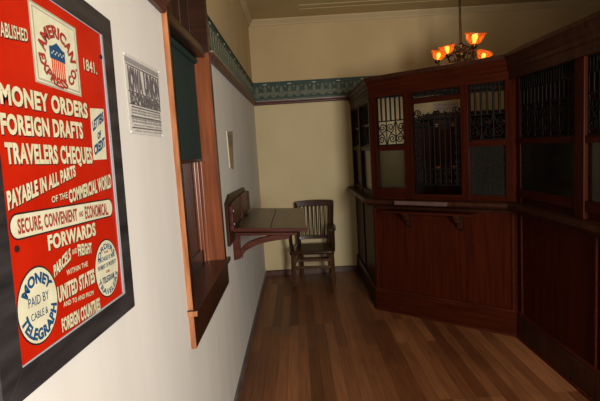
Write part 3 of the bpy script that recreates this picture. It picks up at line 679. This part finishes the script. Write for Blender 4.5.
# ------------------------------------------------------------------ cabinet and notice behind the booth
YK = 4.98
cb = thing('tall_cabinet', (1.85, YK+.22, 0), 'dark wooden cabinet with slim columns seen through the ticket window', 'cabinet')
MB().box(1.44, 2.40, YK+.03, YK+.45, .10, 1.70, bev=.004).box(1.25, 1.46, YK+.08, YK+.45, .10, 1.63, bev=.004).build('carcass', M['wood_dark'], cb)
MB().box(1.41, 2.43, YK-.01, YK+.46, 1.70, 1.765, bev=.014).box(1.23, 1.43, YK+.05, YK+.46, 1.63, 1.685, bev=.012).build('cornice', M['wood_dark'], cb)
MB().box(1.24, 2.42, YK, YK+.46, .001, .12, bev=.008).build('plinth', M['wood_dark'], cb)
for i in range(6):
    x = 1.47+i*.18
    MB().lathe([(.018, .40), (.022, .42), (.016, .44), (.020, 1.0), (.016, 1.58), (.024, 1.60), (.024, 1.62)], Matrix.Translation((x, YK+.010, 0)), 12).build('column', M['wood_v'], cb)
    MB().box(x-.026, x+.026, YK-.018, YK+.032, 1.62, 1.655, bev=.006).build('capital', M['gilt'], cb)
    MB().box(x-.026, x+.026, YK-.018, YK+.032, 1.19, 1.215, bev=.006).build('band', M['gilt'], cb)
    if i < 5:
        d_ = MB().box(x+.032, x+.150, YK+.014, YK+.031, .42, 1.60, bev=.004); d_.box(x+.052, x+.130, YK+.006, YK+.016, 1.25, 1.56, bev=.004); d_.box(x+.052, x+.130, YK+.006, YK+.016, .48, 1.16, bev=.004)
        dd = d_.build('door', M['wood_v'], cb)
        MB().lathe([(.0005, .012), (.009, .009), (.009, .003), (.005, 0)], Matrix.Translation((x+.140, YK+.014, 1.20)) @ Matrix.Rotation(PI/2, 4, 'X'), 10).build('knob', M['gilt'], dd)
cu = thing('tall_cupboard', (3.4, 5.2, 0), 'plain dark cupboard standing behind the right-hand grilles of the booth', 'cupboard')
MB().box(2.52, 4.45, 4.95, 5.5, .08, 2.14, bev=.004).build('carcass', M['wood_dark'], cu)
MB().box(2.49, 4.48, 4.91, 5.52, 2.14, 2.20, bev=.012).build('cornice', M['wood_dark'], cu)
MB().box(2.51, 4.46, 4.93, 5.5, .001, .09, bev=.006).build('plinth', M['wood_dark'], cu)
for i in range(4):
    x = 2.54+i*.478
    dd = MB().box(x, x+.455, 4.925, 4.951, .12, 2.10, bev=.004).box(x+.07, x+.385, 4.915, 4.926, 1.15, 2.02, bev=.005).box(x+.07, x+.385, 4.915, 4.926, .20, 1.05, bev=.005).build('door', M['wood_dark'], cu)
    MB().lathe([(.0005, .012), (.009, .009), (.009, .003), (.005, 0)], Matrix.Translation((x+.03, 4.925, 1.10)) @ Matrix.Rotation(PI/2, 4, 'X'), 10).build('knob', M['gilt'], dd)
bn = thing('wall_notice', (1.83, YB, 1.86), 'pale sheet of faint script on the back wall above the tall cabinet', 'notice')
MB().box(1.60, 2.03, YB-.006, YB-.001, 1.815, 1.915).build('sheet', M['back_notice'], bn)
b = MB()
for r_ in range(2):
    p = []
    for i in range(90):
        a = i*.55; p.append(Vector((1.625+i*.0042+.009*math.sin(a*1.7), YB-.0068, 1.885-r_*.042+.013*math.sin(a)*(.6+.4*math.sin(a*.37)))))
    b.tube(p, .0022, 4)
b.build('script', M['ink'], bn)

# ------------------------------------------------------------------ chandelier over the booth
HX, HY, HZ = 1.47, 4.20, 2.21
cl = thing('chandelier', (HX, HY, ZC), 'bronze chandelier with amber glass bowl shades hanging above the booth', 'chandelier')
MB().tube([(HX, HY, HZ+.02), (HX, HY, ZC-.02)], .010, 10).build('rod', M['brass'], cl)
MB().lathe([(.001, ZC-.001), (.06, ZC-.001), (.055, ZC-.02), (.02, ZC-.04), (.001, ZC-.045)], Matrix.Translation((HX, HY, 0)), 20).build('ceiling_cap', M['brass'], cl)
MB().lathe([(.001, -.085), (.012, -.08), (.018, -.065), (.010, -.045), (.040, -.015), (.045, .01), (.026, .035), (.016, .06), (.028, .075), (.012, .10), (.001, .102)], Matrix.Translation((HX, HY, HZ)), 18).build('hub', M['brass'], cl)
for k, (deg, R_, zs, tilt) in enumerate(((-75, .185, 2.262, 14), (-143, .185, 2.207, 16), (170, .195, 2.185, -14), (10, .200, 2.160, 22))):
    a = math.radians(deg); ca, sa = math.cos(a), math.sin(a)
    def ap(r, z): return Vector((HX+r*ca, HY+r*sa, z))
    pts = []
    for i in range(21):
        t_ = i/20; r = .02+(R_-.02)*t_; z = HZ-.02-.085*math.sin(t_*PI)*1.0+(zs-.035-HZ+.02)*t_; pts.append(ap(r, z))
    MB().tube(pts, .007, 7).tube([ap(.05+p[0], HZ-.055+p[1]) for p in spiral(.05, -.02, .035, 1.4, PI/2, 1, 20)], .005, 6).tube([ap(.16+p[0], zs-.11+p[1]) for p in spiral(0, 0, .026, 1.4, PI/2, -1, 20)], .004, 6).tube([ap(.055+p[0], HZ+.035+p[1]) for p in spiral(0, 0, .040, 1.5, -PI/2, 1, 22)], .0055, 6).tube([ap(.115+p[0], HZ+.000+p[1]) for p in spiral(0, 0, .030, 1.5, PI/2, -1, 22)], .005, 6).build('arm', M['brass'], cl)
    T = Matrix.Translation(ap(R_, zs)) @ Matrix.Rotation(a, 4, 'Z') @ Matrix.Rotation(math.radians(tilt), 4, 'Y') @ Matrix.Scale(1.0 if k == 0 else .78, 4)
    MB().lathe([(.001, -.045), (.016, -.045), (.026, -.030), (.030, -.012), (.026, -.004), (.001, -.004)], T, 16).build('shade_holder', M['brass'], cl)
    rim = lambda i, q: .05*math.cos(q*8)*max(0, (i-3)/4)
    outer = [(.022, -.008), (.045, .004), (.062, .024), (.071, .046), (.078, .066), (.090, .084)]; inner = [(r-.003, z+.001) for r, z in outer[::-1]]
    sh = MB().lathe(outer+inner, T, 32, wave=lambda i, q: rim(min(i, 11-i), q)).build('lamp_shade', M['amber'], cl)
    MB().lathe([(.001, .000), (.012, .002), (.014, .020), (.022, .038), (.025, .054), (.018, .070), (.001, .077)], T, 14).build('bulb', M['bulb'], cl)
    L = bpy.data.lights.new('chandelier_lamp', 'POINT'); L.energy = .55; L.color = (1, .60, .26); L.shadow_soft_size = .03
    lo = bpy.data.objects.new('chandelier_lamp', L); COL.objects.link(lo); lo.location = T @ Vector((0, 0, .115))
